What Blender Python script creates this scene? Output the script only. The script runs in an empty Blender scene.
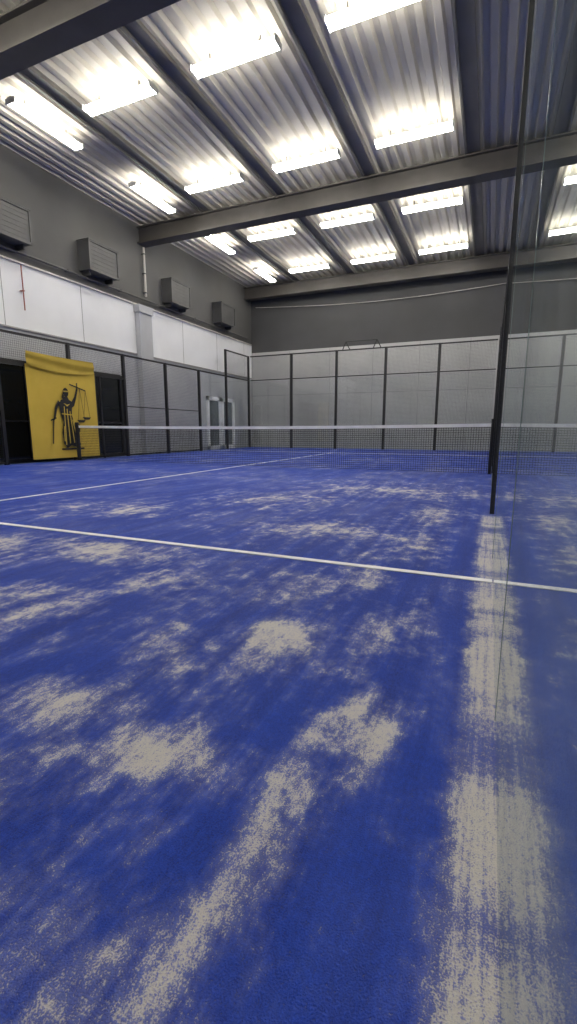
import bpy, math, random
from mathutils import Vector
random.seed(4)
scene=bpy.context.scene
H=0.8
GX=0.068; LX=-10.3; NY=9.2; FY=19.3; BY=-0.7
WL=-11.0; WR=5.0; WF=20.9; WB=-1.8; CZ=7.4

# ---------------- materials ----------------
def new_mat(name):
    m=bpy.data.materials.new(name); m.use_nodes=True
    nt=m.node_tree; b=nt.nodes.get('Principled BSDF')
    return m,nt,b
def simple(name,col,rough=0.6,metal=0.0,var=0.12,scale=3.0,bump=0.0,bscale=60,stretch=(1,1,1)):
    m,nt,b=new_mat(name)
    tc=nt.nodes.new('ShaderNodeTexCoord'); mp=nt.nodes.new('ShaderNodeMapping')
    mp.inputs['Scale'].default_value=stretch
    nt.links.new(tc.outputs['Object'],mp.inputs[0])
    n=nt.nodes.new('ShaderNodeTexNoise'); n.inputs['Scale'].default_value=scale; n.inputs['Detail'].default_value=5
    nt.links.new(mp.outputs[0],n.inputs['Vector'])
    r=nt.nodes.new('ShaderNodeValToRGB')
    lo=[max(0,c*(1-var)) for c in col]; hi=[min(1,c*(1+var)) for c in col]
    r.color_ramp.elements[0].position=.3; r.color_ramp.elements[1].position=.7
    r.color_ramp.elements[0].color=(*lo,1); r.color_ramp.elements[1].color=(*hi,1)
    nt.links.new(n.outputs['Fac'],r.inputs[0]); nt.links.new(r.outputs[0],b.inputs['Base Color'])
    b.inputs['Roughness'].default_value=rough; b.inputs['Metallic'].default_value=metal
    if bump>0:
        n2=nt.nodes.new('ShaderNodeTexNoise'); n2.inputs['Scale'].default_value=bscale
        nt.links.new(mp.outputs[0],n2.inputs['Vector'])
        bp=nt.nodes.new('ShaderNodeBump'); bp.inputs['Strength'].default_value=bump
        nt.links.new(n2.outputs['Fac'],bp.inputs['Height']); nt.links.new(bp.outputs[0],b.inputs['Normal'])
    return m
M_black=simple('black_steel',(0.012,0.012,0.014),.45)
M_wire=simple('black_wire',(0.02,0.02,0.022),.5)
M_beam=simple('painted_steel_beam',(0.080,0.073,0.066),.5)
M_purlin=simple('purlin_steel',(0.18,0.17,0.15),.6,scale=1.5)
M_darkwall=simple('charcoal_wall',(0.072,0.073,0.076),.8,var=.1,scale=.6,bump=.1)
M_leftup=simple('grey_upper_wall',(0.115,0.114,0.111),.8,var=.12,scale=.7,bump=.1)
M_white=simple('white_wall',(0.80,0.81,0.83),.6,var=.05,scale=.8)
M_lower=simple('grey_plaster',(0.42,0.43,0.45),.75,var=.1,scale=.8,bump=.1)
M_farlow=simple('concrete_panel',(0.46,0.465,0.465),.75,var=.10,scale=.6,bump=.1)
M_concrete=simple('hall_floor_concrete',(0.05,0.09,0.24),.5,var=.2)
M_box=simple('vent_box_grey',(0.085,0.085,0.085),.5)
M_seam=simple('panel_seam_grey',(0.3,0.3,0.3),.6)
M_slat=simple('vent_slat_dark',(0.055,0.055,0.057),.5)
M_housing=simple('lamp_housing_white',(0.7,0.7,0.68),.5)
M_tape=simple('white_tape',(0.88,0.88,0.87),.6)
M_pipe=simple('white_pipe',(0.6,0.57,0.53),.5)
M_red=simple('red_pipe',(0.30,0.08,0.06),.5)
M_pvc=simple('white_pvc',(0.85,0.85,0.85),.4)
M_edge=simple('glass_edge_green',(0.22,0.29,0.28),.25)
M_dglass=simple('dark_pane',(0.012,0.014,0.016),.12)
M_lglass=simple('grey_pane',(0.14,0.16,0.17),.15)
M_net=simple('net_cord',(0.01,0.01,0.012),.8)
M_print=simple('black_print',(0.015,0.014,0.012),.8)
M_ceil=simple('trapezoid_sheet_metal',(0.54,0.51,0.44),.6,metal=.05,var=.1,scale=2.0,stretch=(1,.15,1))

def emis(name,col,s):
    m,nt,b=new_mat(name)
    b.inputs['Base Color'].default_value=(.9,.9,.9,1)
    b.inputs['Emission Color'].default_value=(*col,1); b.inputs['Emission Strength'].default_value=s
    return m
M_tube=emis('led_tube',(1.0,0.958,0.875),29)

def mth(nt,op,a,b=None,clamp=False,c=None):
    n=nt.nodes.new('ShaderNodeMath'); n.operation=op; n.use_clamp=clamp
    for i,v in enumerate((a,b,c)):
        if v is None: continue
        if isinstance(v,(int,float)): n.inputs[i].default_value=v
        else: nt.links.new(v,n.inputs[i])
    return n.outputs[0]
def glassmat(name,tint,dust=0.0):
    M=bpy.data.materials.new(name); M.use_nodes=True
    nt=M.node_tree; nt.nodes.clear()
    out=nt.nodes.new('ShaderNodeOutputMaterial'); mix=nt.nodes.new('ShaderNodeMixShader')
    tr=nt.nodes.new('ShaderNodeBsdfTransparent'); tr.inputs[0].default_value=(*tint,1)
    gl=nt.nodes.new('ShaderNodeBsdfGlossy'); gl.inputs['Roughness'].default_value=0.008
    gl.inputs['Color'].default_value=(.95,.98,.98,1)
    geo=nt.nodes.new('ShaderNodeNewGeometry')
    dot=nt.nodes.new('ShaderNodeVectorMath'); dot.operation='DOT_PRODUCT'
    nt.links.new(geo.outputs['Incoming'],dot.inputs[0]); nt.links.new(geo.outputs['Normal'],dot.inputs[1])
    ab=mth(nt,'ABSOLUTE',dot.outputs['Value'])
    om=mth(nt,'SUBTRACT',1.0,ab,True); p5=mth(nt,'POWER',om,4.5)
    fac=mth(nt,'MULTIPLY_ADD',p5,0.96,c=0.04)
    nt.links.new(fac,mix.inputs[0]); nt.links.new(tr.outputs[0],mix.inputs[1]); nt.links.new(gl.outputs[0],mix.inputs[2])
    fin=mix.outputs[0]
    if dust>0:
        tc=nt.nodes.new('ShaderNodeTexCoord'); mp=nt.nodes.new('ShaderNodeMapping'); mp.inputs['Scale'].default_value=(1,5,.35)
        nt.links.new(tc.outputs['Object'],mp.inputs[0]); n=nt.nodes.new('ShaderNodeTexNoise'); n.inputs['Scale'].default_value=2.0; n.inputs['Detail'].default_value=5
        nt.links.new(mp.outputs[0],n.inputs['Vector'])
        df=nt.nodes.new('ShaderNodeBsdfDiffuse'); df.inputs[0].default_value=(.62,.66,.64,1)
        m2=nt.nodes.new('ShaderNodeMixShader')
        f2=mth(nt,'MULTIPLY',mth(nt,'MULTIPLY_ADD',n.outputs['Fac'],3.0,True,c=-1.1),dust)
        nt.links.new(f2,m2.inputs[0]); nt.links.new(fin,m2.inputs[1]); nt.links.new(df.outputs[0],m2.inputs[2]); fin=m2.outputs[0]
    nt.links.new(fin,out.inputs[0]); return M
M_glass=glassmat('tempered_glass',(.95,.97,.965),.08)
M_glassc=glassmat('clear_tempered_glass',(.98,.99,.99))

# turf
M_turf,nt,b=new_mat('blue_turf_with_sand')
tc=nt.nodes.new('ShaderNodeTexCoord'); P=tc.outputs['Object']
sep=nt.nodes.new('ShaderNodeSeparateXYZ'); nt.links.new(P,sep.inputs[0]); PX=sep.outputs[0]; PY=sep.outputs[1]
def noise(sc,scale,detail=4,rough=.55,loc=(0,0,0),dist=0.0):
    mp=nt.nodes.new('ShaderNodeMapping'); mp.inputs['Scale'].default_value=sc; mp.inputs['Location'].default_value=loc
    nt.links.new(P,mp.inputs[0]); n=nt.nodes.new('ShaderNodeTexNoise')
    n.inputs['Scale'].default_value=scale; n.inputs['Detail'].default_value=detail; n.inputs['Roughness'].default_value=rough
    n.inputs['Distortion'].default_value=dist
    nt.links.new(mp.outputs[0],n.inputs['Vector']); return n.outputs['Fac']
def sstep(v,a,bb):
    n=nt.nodes.new('ShaderNodeMapRange'); n.interpolation_type='SMOOTHSTEP'
    nt.links.new(v,n.inputs[0]); n.inputs[1].default_value=a; n.inputs[2].default_value=bb; return n.outputs[0]
n_med=noise((1,.6,1),3.2,6,.62,(3.1,7.7,0),.4)
n_big=noise((1,.8,1),.8,6,.65,(1.3,2.2,0),.5)
n_str=noise((12,.5,1),1.0,5,.65)
n_edge=noise((1,.75,1),12,6,.66,(5,1,0),.2)
n_fine=noise((1,.9,1),320,2,.6)
n_fine2=noise((1,.5,1),110,3,.65)
n_brush=noise((60,2.2,1),1.0,3,.6)
blobs=[(-.36,.64,.06,.13,1.0),(-.32,.78,.05,.10,.55),(-.70,.82,.16,.10,.85),(-.84,.70,.14,.12,.6),(-.30,1.14,.05,.20,.85),(-.22,1.10,.045,.12,.9),(-.38,1.0,.05,.14,.55),
(-.72,1.52,.15,.18,.85),(-.37,1.72,.08,.26,.85),(-.25,1.9,.05,.25,.6),(-1.16,.9,.18,.11,.8),(-2.37,2.27,.6,.22,.85),(-3.2,2.1,.5,.25,.7),(-.55,.39,.17,.14,.65),(-.45,.28,.16,.12,.5),(-.80,.48,.18,.12,.55),
(-.95,.55,.2,.14,.55),(-1.0,1.3,.25,.18,.5),(-.9,2.1,.3,.28,.65),(-.6,2.3,.15,.3,.6),(-1.9,1.4,.35,.2,.65),(-1.3,3.4,.5,.45,.65),(-.5,3.2,.25,.45,.6),(-.45,4.6,.3,.7,.6),(-2.2,4.8,.7,.6,.6),(-1.2,6.2,.9,.7,.65),(-3.6,3.6,.8,.4,.6),(-1.5,1.9,.35,.2,.55)]
tot=None
for (cx_,cy_,rx,ry,w) in blobs:
    dx=mth(nt,'MULTIPLY',mth(nt,'SUBTRACT',PX,cx_),1/rx); dy=mth(nt,'MULTIPLY',mth(nt,'SUBTRACT',PY,cy_),1/ry)
    d2=mth(nt,'ADD',mth(nt,'MULTIPLY',dx,dx),mth(nt,'MULTIPLY',dy,dy))
    g=mth(nt,'MULTIPLY',mth(nt,'EXPONENT',mth(nt,'MULTIPLY',d2,-.5)),w)
    tot=g if tot is None else mth(nt,'MAXIMUM',tot,g)
pot=mth(nt,'ADD',tot,mth(nt,'MULTIPLY_ADD',n_str,.7,c=-.35))
pot=mth(nt,'ADD',pot,mth(nt,'MULTIPLY_ADD',n_edge,1.8,c=-.9))
pot=mth(nt,'ADD',pot,mth(nt,'MULTIPLY_ADD',n_med,1.5,c=-.75))
cb=mth(nt,'MULTIPLY',sstep(pot,.12,1.25),.92)
c1=mth(nt,'MULTIPLY',sstep(mth(nt,'ADD',mth(nt,'MULTIPLY',n_med,.55),mth(nt,'ADD',mth(nt,'MULTIPLY',n_str,.25),mth(nt,'MULTIPLY',n_edge,.2))),.455,.72),.34)
far=sstep(PY,2.0,7.0)
bigp=mth(nt,'ADD',mth(nt,'MULTIPLY',n_big,.6),mth(nt,'MULTIPLY',n_med,.4))
c2=mth(nt,'MULTIPLY',sstep(bigp,.44,.64),mth(nt,'MULTIPLY_ADD',far,.24,c=.12))
c2=mth(nt,'MULTIPLY',c2,mth(nt,'MULTIPLY_ADD',n_edge,1.8,c=.1))
dg=mth(nt,'SUBTRACT',GX,PX)
stn=noise((.5,1,1),2.2,4,.6,(0,2.6,0))
edge=mth(nt,'ADD',mth(nt,'MULTIPLY_ADD',dg,-1/.11,c=1.2),mth(nt,'MULTIPLY_ADD',n_edge,1.2,c=-.6))
st=sstep(edge,.0,.7)
st=mth(nt,'MULTIPLY',st,mth(nt,'ADD',mth(nt,'MULTIPLY',sstep(stn,.36,.58),.6),.28))
st=mth(nt,'MULTIPLY',st,mth(nt,'MULTIPLY_ADD',n_brush,1.7,c=.15))
st=mth(nt,'MULTIPLY',st,mth(nt,'SUBTRACT',1.0,sstep(PY,4.2,5.2)))
cov=mth(nt,'ADD',mth(nt,'MAXIMUM',cb,st),mth(nt,'MAXIMUM',c1,c2))
cov=mth(nt,'ADD',mth(nt,'MINIMUM',cov,.92),.015)
fine=mth(nt,'ADD',mth(nt,'MULTIPLY',n_fine,.55),mth(nt,'MULTIPLY',n_fine2,.45))
fs=sstep(fine,.30,.70)
hard=mth(nt,'MULTIPLY_ADD',mth(nt,'SUBTRACT',cov,fs),2.6,True,c=.12)
mask=mth(nt,'ADD',mth(nt,'MULTIPLY',hard,.60),mth(nt,'MULTIPLY',cov,.38),True)
r=nt.nodes.new('ShaderNodeValToRGB'); r.color_ramp.elements[0].position=.37; r.color_ramp.elements[1].position=.63
r.color_ramp.elements[0].color=(.003,.016,.17,1); r.color_ramp.elements[1].color=(.014,.078,.58,1)
mixn=mth(nt,'ADD',mth(nt,'MULTIPLY',n_str,.28),mth(nt,'ADD',mth(nt,'MULTIPLY',n_med,.12),mth(nt,'MULTIPLY',fine,.60)))
nt.links.new(mixn,r.inputs[0])
mc=nt.nodes.new('ShaderNodeMix'); mc.data_type='RGBA'
nt.links.new(mask,mc.inputs[0]); nt.links.new(r.outputs[0],mc.inputs[6]); mc.inputs[7].default_value=(.70,.665,.61,1)
nt.links.new(mc.outputs[2],b.inputs['Base Color'])
b.inputs['Roughness'].default_value=.7
b.inputs['Specular IOR Level'].default_value=.3
bp=nt.nodes.new('ShaderNodeBump'); bp.inputs['Strength'].default_value=.8; bp.inputs['Distance'].default_value=.012
nt.links.new(fine,bp.inputs['Height']); nt.links.new(bp.outputs[0],b.inputs['Normal'])

def cloth(name,a,c):
    M,nt,b=new_mat(name)
    tc=nt.nodes.new('ShaderNodeTexCoord'); n=nt.nodes.new('ShaderNodeTexNoise'); n.inputs['Scale'].default_value=2.5
    nt.links.new(tc.outputs['Object'],n.inputs['Vector'])
    r=nt.nodes.new('ShaderNodeValToRGB'); r.color_ramp.elements[0].color=(*a,1); r.color_ramp.elements[1].color=(*c,1)
    nt.links.new(n.outputs['Fac'],r.inputs[0]); nt.links.new(r.outputs[0],b.inputs['Base Color']); b.inputs['Roughness'].default_value=.8
    return M
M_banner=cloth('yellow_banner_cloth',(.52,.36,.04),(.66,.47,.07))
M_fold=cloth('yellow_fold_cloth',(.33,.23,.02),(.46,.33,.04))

# ---------------- mesh builder ----------------
class MB:
    def __init__(s): s.v=[];s.f=[];s.m=[];s.mats=[]
    def mi(s,mat):
        if mat not in s.mats: s.mats.append(mat)
        return s.mats.index(mat)
    def box(s,a,b_,mat):
        x0,y0,z0=a;x1,y1,z1=b_; i=len(s.v)
        s.v+= [(x0,y0,z0),(x1,y0,z0),(x1,y1,z0),(x0,y1,z0),(x0,y0,z1),(x1,y0,z1),(x1,y1,z1),(x0,y1,z1)]
        s.f+= [(i,i+3,i+2,i+1),(i+4,i+5,i+6,i+7),(i,i+1,i+5,i+4),(i+1,i+2,i+6,i+5),(i+2,i+3,i+7,i+6),(i+3,i,i+4,i+7)]
        s.m+= [s.mi(mat)]*6
    def tube(s,p,q,r,mat,n=8,caps=True):
        p=Vector(p);q=Vector(q);d=(q-p).normalized()
        u=d.cross(Vector((0,0,1)) if abs(d.z)<.9 else Vector((1,0,0))).normalized();w=d.cross(u)
        i=len(s.v)
        for k in range(n):
            a=2*math.pi*k/n; o=u*math.cos(a)*r+w*math.sin(a)*r
            s.v.append(tuple(p+o)); s.v.append(tuple(q+o))
        for k in range(n):
            j=(k+1)%n; s.f.append((i+2*k,i+2*j,i+2*j+1,i+2*k+1)); s.m.append(s.mi(mat))
        if caps:
            s.f.append(tuple(i+2*k for k in range(n))[::-1]); s.f.append(tuple(i+2*k+1 for k in range(n))); s.m+=[s.mi(mat)]*2
    def poly(s,pts,mat):
        i=len(s.v); s.v+=pts; s.f.append(tuple(range(i,i+len(pts)))); s.m.append(s.mi(mat))
    def mesh(s,name):
        me=bpy.data.meshes.new(name); me.from_pydata(s.v,[],s.f); me.update()
        for m in s.mats: me.materials.append(m)
        me.polygons.foreach_set('material_index',s.m); return me
    def obj(s,name,parent=None,loc=(0,0,0)):
        o=bpy.data.objects.new(name,s.mesh(name)); scene.collection.objects.link(o); o.location=loc
        if parent: o.parent=parent
        return o
def empty(name):
    e=bpy.data.objects.new(name,None); scene.collection.objects.link(e); return e

# ---------------- room ----------------
m=MB(); m.box((WL-.2,WB-.2,-.2),(WR+.2,WF+.2,-.03),M_concrete); m.obj('floor')
m=MB(); m.box((LX,BY,-.03),(GX,FY,0),M_turf); m.obj('padel_court_turf')
m=MB()
cx=(LX+GX)/2
LT=M_tape
m.box((LX+.1,2.575,.001),(GX-.005,2.625,.005),LT); m.box((LX+.1,15.8,.001),(GX-.005,15.85,.005),LT); m.box((cx-.025,2.625,.001),(cx+.025,15.8,.005),LT)
m.obj('court_line_marking')
m=MB()
m.box((WL-.2,WB,-.03),(WL,WF,3.3),M_lower); m.box((WL-.2,WB,3.3),(WL,WF,4.85),M_white); m.box((WL-.2,WB,4.85),(WL,WF,CZ+.2),M_leftup)
m.obj('wall_left')
m=MB(); y=WB+.3
while y<WF:
    m.box((WL+.002,y,3.32),(WL+.006,y+.015,4.83),M_seam); y+=2.4
m.box((WL+.002,WB+.05,4.85),(WL+.06,WF-.1,4.89),M_pipe)
m.box((WL+.002,WB+.05,3.27),(WL+.04,WF-.1,3.31),M_seam)
m.obj('trim_1')
m=MB(); m.box((WL-.2,WF,-.03),(WR+.2,WF+.2,4.5),M_farlow); m.box((WL-.2,WF,4.5),(WR+.2,WF+.2,CZ+.2),M_darkwall); m.obj('wall_back')
m=MB()
for k in range(8):
    x=WL+.01+2*k; m.box((x,WF-.008,0),(x+.02,WF-.002,4.48),M_seam)
m.box((WL+.01,WF-.008,2.45),(WR-.01,WF-.002,2.47),M_seam)
m.obj('trim_2')
m=MB(); m.box((WR,WB,-.03),(WR+.2,WF,CZ+.2),M_lower); m.obj('wall_right')
m=MB(); m.box((WL-.2,WB-.2,-.03),(WR+.2,WB,CZ+.2),M_lower); m.obj('wall_front')
m=MB(); pitch=.28; d=.08; xs=[]; x=WL-.1
while x<WR+.1:
    xs+=[(x,0),(x+pitch*.42,0),(x+pitch*.55,d),(x+pitch*.87,d)]; x+=pitch
for k in range(len(xs)-1):
    (xa,za),(xb,zb)=xs[k],xs[k+1]
    m.poly([(xa,WB,CZ+za),(xa,WF+.1,CZ+za),(xb,WF+.1,CZ+zb),(xb,WB,CZ+zb)],M_ceil)
m.box((WL-.2,WB,CZ+.12),(WR+.2,WF+.2,CZ+.25),M_purlin)
m.obj('ceiling')
for x in (-.85,-3.35,-5.88,-8.35,.99,3.49):
    m=MB(); w=.15
    m.box((x-w,WB,CZ-.05),(x+w,WF-.05,CZ-.002),M_purlin)
    m.box((x-w-.02,WB,CZ-.10),(x-w+.03,WF-.05,CZ-.04),M_purlin); m.box((x+w-.03,WB,CZ-.10),(x+w+.02,WF-.05,CZ-.04),M_purlin)
    m.obj('ceiling_purlin')
for y in (-.9,6.25,13.2,20.35):
    m=MB(); z1=CZ-.11; z0=z1-.5
    m.box((WL+.01,y-.2,z1-.03),(WR-.01,y+.2,z1),M_beam); m.box((WL+.01,y-.2,z0),(WR-.01,y+.2,z0+.04),M_beam); m.box((WL+.01,y-.1,z0+.04),(WR-.01,y+.1,z1-.03),M_beam)
    m.obj('ceiling_beam')
def lampmesh(alongx):
    m=MB(); L=.84
    def B(a,b_,mat):
        if alongx: m.box(a,b_,mat)
        else: m.box((a[1],a[0],a[2]),(b_[1],b_[0],b_[2]),mat)
    def T(p,q,r,mat):
        if alongx: m.tube(p,q,r,mat,10)
        else: m.tube((p[1],p[0],p[2]),(q[1],q[0],q[2]),r,mat,10)
    B((-L,-.06,.085),(L,.06,.11),M_housing)
    for s in (-.085,.085): T((-L+.02,s,.035),(L-.02,s,.035),.04,M_tube)
    for e in (-L,L-.02): B((e,-.13,-.008),(e+.02,.13,.09),M_housing)
    for e in (-.5,.5): B((e-.01,-.01,.10),(e+.01,.01,.24),M_purlin)
    return m.mesh('ceiling_light')
mx=lampmesh(True); my=lampmesh(False)
for Y in (1.1,4.6,8.1,11.5,15.0,18.5):  # first two rows are out of view, added for lighting
    for X in (-2.0,-4.52,-7.1,-9.08,2.136):  # last column added behind the glass to brighten the ceiling, overlapping mirrored lamps
        o=bpy.data.objects.new('ceiling_light',my if X==-9.08 else mx); scene.collection.objects.link(o)
        o.location=(X,Y,CZ-.29)

# ---------------- enclosure ----------------
def wires_yz(m,x,y0,y1,z0,z1,p=.05,r=.0024):
    n=int(round((y1-y0)/p))
    for k in range(1,n): 
        y=y0+(y1-y0)*k/n; m.tube((x,y,z0),(x,y,z1),r,M_wire,4,False)
    n=int(round((z1-z0)/p))
    for k in range(1,n):
        z=z0+(z1-z0)*k/n; m.tube((x+.003,y0,z),(x+.003,y1,z),r,M_wire,4,False)
def wires_xz(m,y,x0,x1,z0,z1,p=.05,r=.0024):
    n=int(round((x1-x0)/p))
    for k in range(1,n):
        x=x0+(x1-x0)*k/n; m.tube((x,y,z0),(x,y,z1),r,M_wire,4,False)
    n=int(round((z1-z0)/p))
    for k in range(1,n):
        z=z0+(z1-z0)*k/n; m.tube((x0,y+.003,z),(x1,y+.003,z),r,M_wire,4,False)
t=.04
ZT=3.05; ZH=4.1
e=empty('court_fence'); m=MB(); w=MB(); g=MB()
ys=[BY+2*k for k in range(11)]
X=LX-t
for k,y in enumerate(ys):
    tall = y<=3.4 or y>=17.2
    m.box((X-t,y-t,-.03),(X+t,y+t,ZH if tall else ZT),M_black)
m.box((X-.025,ys[0],ZT-.05),(X+.025,ys[-1],ZT),M_black)
for (a,b_) in ((ys[0],ys[2]),(ys[9],ys[10])):
    m.box((X-.025,a,ZH-.05),(X+.025,b_,ZH),M_black); wires_yz(w,X,a,b_,ZT,ZH-.05)
for a,b_ in zip(ys[:-1],ys[1:]):
    if a>=15.2 or b_<=3.4:
        g.box((X-.006,a+.06,.02),(X+.006,b_-.06,ZT-.07),M_glassc)
    elif abs(a-7.3)<.1:
        m.box((X-.025,a,2.30),(X+.025,b_,2.35),M_black); wires_yz(w,X,a,b_,2.35,ZT-.05)
    elif abs(a-9.3)<.1:
        m.box((X-.025,a,2.30),(X+.025,b_,2.35),M_black); wires_yz(w,X,a,b_,2.35,ZT-.05)
        m.box((X-.02,a+1.0,0),(X+.02,a+1.05,2.3),M_black)
    else:
        m.box((X-.02,a,.02),(X+.02,b_,.06),M_black); m.box((X-.02,a,1.5),(X+.02,b_,1.53),M_black); wires_yz(w,X,a,b_,.06,ZT-.05)
m.obj('fence_frame',e); w.obj('fence_wire',e); g.obj('fence_glass',e)
# far end
e=empty('court_end_wall'); m=MB(); w=MB(); g=MB()
xs_=[LX+(GX-LX)/5*k for k in range(6)]; Y=FY+t+.01
for x in xs_[1:-1]: m.box((x-t-.01,Y-t,-.03),(x+t+.01,Y+t,ZH),M_black)
m.box((LX+t,Y-.025,ZH-.05),(GX-t,Y+.025,ZH),M_black); m.box((LX+t,Y-.02,ZT-.04),(GX-t,Y+.02,ZT),M_black)
wires_xz(w,Y,LX+t,GX-t,ZT,ZH-.05,r=.0022); wires_xz(w,Y+.03,LX+t,GX-t,.06,ZT-.05,p=.05,r=.0022)
for a,b_ in zip(xs_[:-1],xs_[1:]): g.box((a+.06,Y-.03,.02),(b_-.06,Y-.018,ZT-.06),M_glassc)
x0=-5.9
for dx in (0,1.3): 
    m.tube((x0+dx,Y,ZH),(x0+dx+.15,Y-.05,ZH+.30),.02,M_black); m.tube((x0+dx+.15,Y-.05,ZH+.30),(x0+dx+.3,Y,ZH),.02,M_black)
m.tube((x0+.15,Y-.05,ZH+.30),(x0+1.45,Y-.05,ZH+.30),.015,M_black)
m.obj('end_frame',e); w.obj('end_wire',e); g.obj('end_glass',e)
# near end (behind the camera)
e=empty('court_end_wall'); m=MB(); g=MB(); Y=BY-t-.01
for x in xs_[1:-1]: m.box((x-t,Y-t,-.03),(x+t,Y+t,ZH),M_black)
m.box((LX+t,Y-.025,ZH-.05),(GX-t,Y+.025,ZH),M_black)
for a,b_ in zip(xs_[:-1],xs_[1:]): g.box((a+.06,Y,.02),(b_-.06,Y+.012,ZT-.06),M_glassc)
m.obj('end_frame',e); g.obj('end_glass',e)
# right side : glass then mesh
e=empty('court_side_wall'); m=MB(); w=MB(); g=MB()
GE=4.8; GT=5.0
gp=[BY,1.3,3.1,GE]
for a,b_ in zip(gp[:-1],gp[1:]): g.box((GX,a+.003,0.0),(GX+.012,b_-.003,GT),M_glass)
for y in gp[1:3]: g.box((GX-.001,y-.003,.0),(GX+.012,y+.003,GT),M_edge)
X=GX+.02
for y in (7.3,9.45,11.3,13.3,15.3,17.3,FY): m.box((X-t+.022,y-t,0.0),(X+t,y+t,ZH if y>17 else ZT),M_black)
m.box((X+.01,BY-t,0),(X+.09,BY+t,ZH),M_black)
m.box((X-t,GE,.0),(X+t,GE+.08,5.9),M_black)
m.box((X-.018,GE+.08,ZT-.03),(X+.02,FY,ZT+.02),M_black)
m.box((X-.018,17.3,ZH-.04),(X+.02,FY,ZH),M_black)
wires_yz(w,X,17.3,FY,ZT,ZH-.04)
wires_yz(w,X,GE+.08,FY-.04,.04,ZT-.03)
m.obj('side_frame',e); w.obj('side_wire',e); g.obj('side_glass',e)

# ---------------- net ----------------
e=empty('padel_net'); m=MB(); w=MB(); tp=MB()
x0,x1=LX+.22,GX-.04
def ztop(x):
    u=(x-(x0+x1)/2)/((x1-x0)/2); return .88+.04*u*u
n=230
for k in range(n+1):
    x=x0+(x1-x0)*k/n; w.tube((x,NY,.02),(x,NY,ztop(x)-.03),.0034,M_net,4,False)
for j in range(20):
    segs=10
    for s in range(segs):
        xa=x0+(x1-x0)*s/segs; xb=x0+(x1-x0)*(s+1)/segs
        za=.02+(ztop(xa)-.05)*j/20; zb=.02+(ztop(xb)-.05)*j/20
        w.tube((xa,NY,za),(xb,NY,zb),.0034,M_net,4,False)
segs=24
for s in range(segs):
    xa=x0+(x1-x0)*s/segs; xb=x0+(x1-x0)*(s+1)/segs; za,zb=ztop(xa),ztop(xb)
    i=len(tp.v)
    for (x,z) in ((xa,za),(xb,zb)):
        tp.v+=[(x,NY-.012,z-.06),(x,NY-.012,z),(x,NY+.012,z),(x,NY+.012,z-.06)]
    for a_ in range(4):
        b2=(a_+1)%4; tp.f.append((i+a_,i+b2,i+4+b2,i+4+a_)); tp.m.append(tp.mi(M_tape))
x=x0-.03
m.tube((x,NY,.006),(x,NY,1.0),.05,M_black,14); m.box((x-.09,NY-.12,.006),(x+.09,NY+.12,.02),M_black)
m.box((x+.0,NY-.03,.75),(x+.07,NY+.03,.95),M_black)
m.tube((x1+.005,NY,.006),(x1+.005,NY,1.0),.03,M_black,14)
m.obj('net_post',e); w.obj('net_mesh',e); tp.obj('net_tape',e)

# ---------------- banner ----------------
e=empty('yellow_banner'); m=MB()
bx=LX+.03; y0,y1=7.95,10.08; nz=26; ny=40
def off(y,z): return .003*math.sin(y*7+z*1.5)
for j in range(nz+1):
    for k in range(ny+1):
        y=y0+(y1-y0)*k/ny; z=.08+(2.36-.08)*j/nz
        m.v.append((bx+off(y,z),y,z))
for j in range(nz):
    for k in range(ny):
        i=j*(ny+1)+k; m.f.append((i,i+1,i+ny+2,i+ny+1)); m.m.append(m.mi(M_banner))
m.obj('cloth',e)
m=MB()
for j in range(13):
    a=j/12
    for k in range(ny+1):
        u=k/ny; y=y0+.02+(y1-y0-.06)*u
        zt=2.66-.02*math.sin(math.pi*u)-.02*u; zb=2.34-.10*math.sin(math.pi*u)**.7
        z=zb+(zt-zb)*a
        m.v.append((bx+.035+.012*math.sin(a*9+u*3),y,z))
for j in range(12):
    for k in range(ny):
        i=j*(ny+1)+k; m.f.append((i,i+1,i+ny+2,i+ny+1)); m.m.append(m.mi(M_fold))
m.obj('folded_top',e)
m=MB()
def pr(pts):
    P=[(bx+.035,8.2+u*1.05,v*1.12-.05) for u,v in pts]; m.poly(P,M_print)
fig=[(.62,.45),(.60,.70),(.66,.95),(.60,1.10),(.58,1.25),(.55,1.34),(.63,1.44),(.70,1.47),(.74,1.52),(.84,1.52),(.87,1.46),(.95,1.42),(1.05,1.55),(1.12,1.74),(1.17,1.72),(1.10,1.50),(1.02,1.32),(.95,1.28),(.93,1.12),(.96,.98),(1.02,.78),(1.08,.55),(1.15,.42),(1.0,.36),(.85,.40),(.72,.34)]
pr(fig)
pr([(.79+.085*math.cos(a*math.pi/8),1.62+.105*math.sin(a*math.pi/8)) for a in range(16)])
pr([(.70,1.60),(.66,1.50),(.70,1.44),(.74,1.52)])
pr([(.60,1.38),(.50,1.22),(.44,1.02),(.40,.98),(.38,1.02),(.44,1.26),(.55,1.44)])
pr([(.40,1.02),(.36,1.0),(.30,.45),(.33,.44)]); pr([(.30,.96),(.47,1.02),(.46,1.05),(.29,.99)])
pr([(.92,1.80),(1.42,1.68),(1.42,1.71),(.92,1.83)])
pr([(1.13,1.72),(1.16,1.72),(1.17,1.86),(1.13,1.86)])
for c,zt,zb in ((1.40,1.69,1.07),(1.22,1.74,1.0)):
    pr([(c,zt),(c+.012,zt),(c-.09,zb),(c-.102,zb)]); pr([(c,zt),(c+.012,zt),(c+.112,zb),(c+.10,zb)])
    pr([(c-.14,zb),(c-.08,zb-.06),(c+.08,zb-.06),(c+.14,zb)])
pr([(.55,.30),(1.25,.30),(1.25,.34),(.55,.34)])
def prY(pts):
    m.poly([(bx+.040,8.2+u*1.05,v*1.12-.05) for u,v in pts],M_banner)
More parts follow.
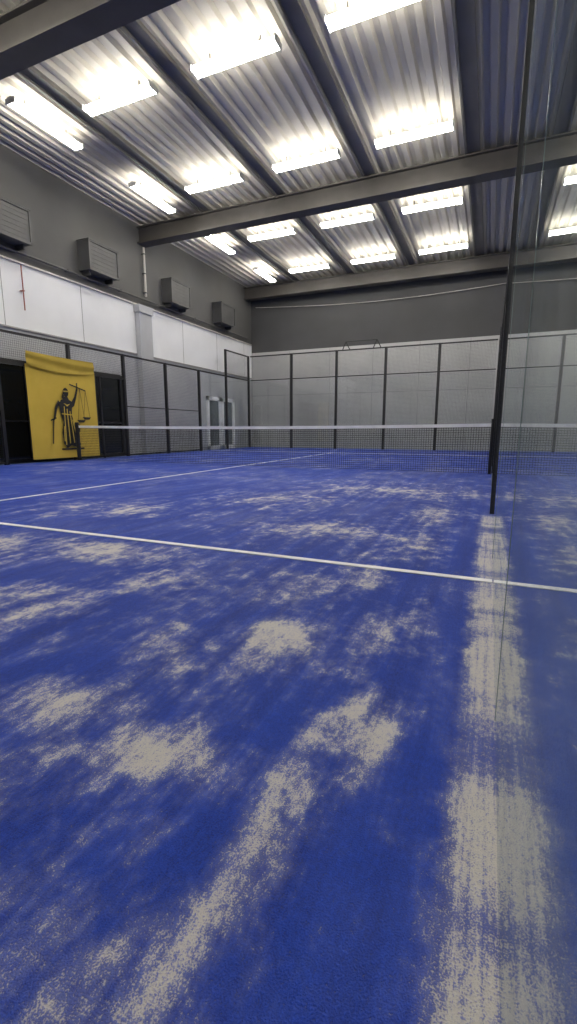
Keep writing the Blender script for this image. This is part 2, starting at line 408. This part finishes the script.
for (a,b_,c_,d_) in ((.70,1.30,.68,.42),(.78,1.25,.80,.45),(.86,1.20,.93,.46),(.92,1.0,1.04,.50),(.66,.85,.64,.5)):
    prY([(a,b_),(a+.022,b_),(c_+.03,d_),(c_,d_)])
prY([(.72,1.63),(.86,1.63),(.86,1.66),(.72,1.66)]); prY([(.70,1.38),(.80,1.30),(.90,1.37),(.80,1.34)])
prY([(.62,1.12),(.92,1.10),(.92,1.125),(.62,1.145)])
m.obj('justice_print',e)

# ---------------- left wall stuff ----------------
for i,y in enumerate((8.15,11.05,14.7,18.0)):
    m=MB(); x=WL+.003; z0,z1=5.24,6.0; a=y-.55; b_=y+.55
    m.box((x+.0,a,z0),(x+.42,b_,z1),M_box)
    m.box((x+.0,a-.02,z1),(x+.46,b_+.02,z1+.03),M_box)
    m.box((x+.42,a-.02,z0-.02),(x+.45,b_+.02,z0+.04),M_box); m.box((x+.42,a-.02,z1-.04),(x+.45,b_+.02,z1),M_box)
    m.box((x+.42,a-.02,z0),(x+.45,a+.04,z1),M_box); m.box((x+.42,b_-.04,z0),(x+.45,b_+.02,z1),M_box)
    for k in range(6):
        z=z0+.08+k*.11; m.box((x+.42,a+.05,z),(x+.428,b_-.05,z+.07),M_box)
    m.box((x,a+.1,z0-.12),(x+.3,a+.14,z0),M_slat); m.box((x,b_-.14,z0-.12),(x+.3,b_-.1,z0),M_slat)
    m.obj('ventilation_unit')
m=MB(); m.tube((WL+.10,WB+.02,5.08),(WL+.10,WF-.6,5.08),.03,M_box,10); 
y=0
while y<20: m.box((WL+.003,y,5.06),(WL+.13,y+.03,5.12),M_slat); y+=2
m.obj('wall_conduit')
m=MB(); m.tube((WL+.09,13.2,5.2),(WL+.09,13.2,6.72),.035,M_pipe,10)
for z in (5.3,5.9,6.5): m.box((WL+.003,13.16,z),(WL+.13,13.24,z+.03),M_slat)
m.obj('drain_pipe')
m=MB(); m.tube((WL+.10,8.6,3.75),(WL+.10,8.6,4.8),.015,M_red,8); m.box((WL+.008,8.57,4.2),(WL+.12,8.63,4.22),M_red); m.obj('red_sprinkler_pipe')
m=MB(); m.box((WL+.008,12.7,-.02),(WL+.2,13.3,4.6),M_lower); m.box((WL+.008,12.65,4.6),(WL+.24,13.35,4.84),M_lower); m.obj('wall_pilaster')
m=MB(); a,b_=6.3,11.8; W0=WL+.004
m.box((W0,a,0),(WL+.03,b_,2.45),M_dglass)
for k in range(6):
    y=a+(b_-a)*k/5; m.box((W0,y-.05,-.02),(WL+.08,y+.05,2.5),M_black)
m.box((W0,a,2.42),(WL+.08,b_,2.52),M_black); m.box((W0,a,-.02),(WL+.08,b_,.08),M_black); m.box((W0,a,1.0),(WL+.06,b_,1.05),M_black)
for k in (1,3): m.tube((WL+.12,a+(b_-a)*k/5+.12,.9),(WL+.12,a+(b_-a)*k/5+.12,1.3),.015,M_pipe)
m.obj('door_1')
m=MB(); 
for (a,b_) in ((16.75,17.85),(17.9,19.0)):
    m.box((W0,a,-.02),(WL+.07,a+.16,2.2),M_pvc); m.box((W0,b_-.16,-.02),(WL+.07,b_,2.2),M_pvc)
    m.box((W0,a,2.04),(WL+.07,b_,2.2),M_pvc); m.box((W0,a,-.02),(WL+.07,b_,.14),M_pvc); m.box((W0,a,.85),(WL+.07,b_,.97),M_pvc)
    m.box((W0,a+.1,.1),(WL+.02,b_-.1,2.1),M_lglass)
m.tube((WL+.11,17.8,.95),(WL+.11,17.8,1.15),.015,M_pipe)
m.obj('door_2')
m=MB(); pts=[]
for k in range(21):
    u=k/20; pts.append((WL+.3+u*(12.0),WF-.1,6.55-.1*u-.25*math.sin(math.pi*u)))
for p,q in zip(pts[:-1],pts[1:]): m.tube(p,q,.012,M_pipe,6,False)
m.obj('overhead_cable')

# world + camera
wd=bpy.data.worlds.new('world'); scene.world=wd; wd.use_nodes=True
wd.node_tree.nodes['Background'].inputs[0].default_value=(.8,.85,.9,1); wd.node_tree.nodes['Background'].inputs[1].default_value=.15
cam=bpy.data.cameras.new('camera'); co=bpy.data.objects.new('camera',cam); scene.collection.objects.link(co)
cam.sensor_fit='VERTICAL'; cam.sensor_height=36; cam.lens=36*460/1024; cam.clip_start=.01
co.location=(0,0,H); co.rotation_euler=(math.radians(90-10.1),0,math.radians(23.38)); scene.camera=co
scene.view_settings.view_transform='Standard'; scene.view_settings.look='None'; scene.view_settings.exposure=0.08
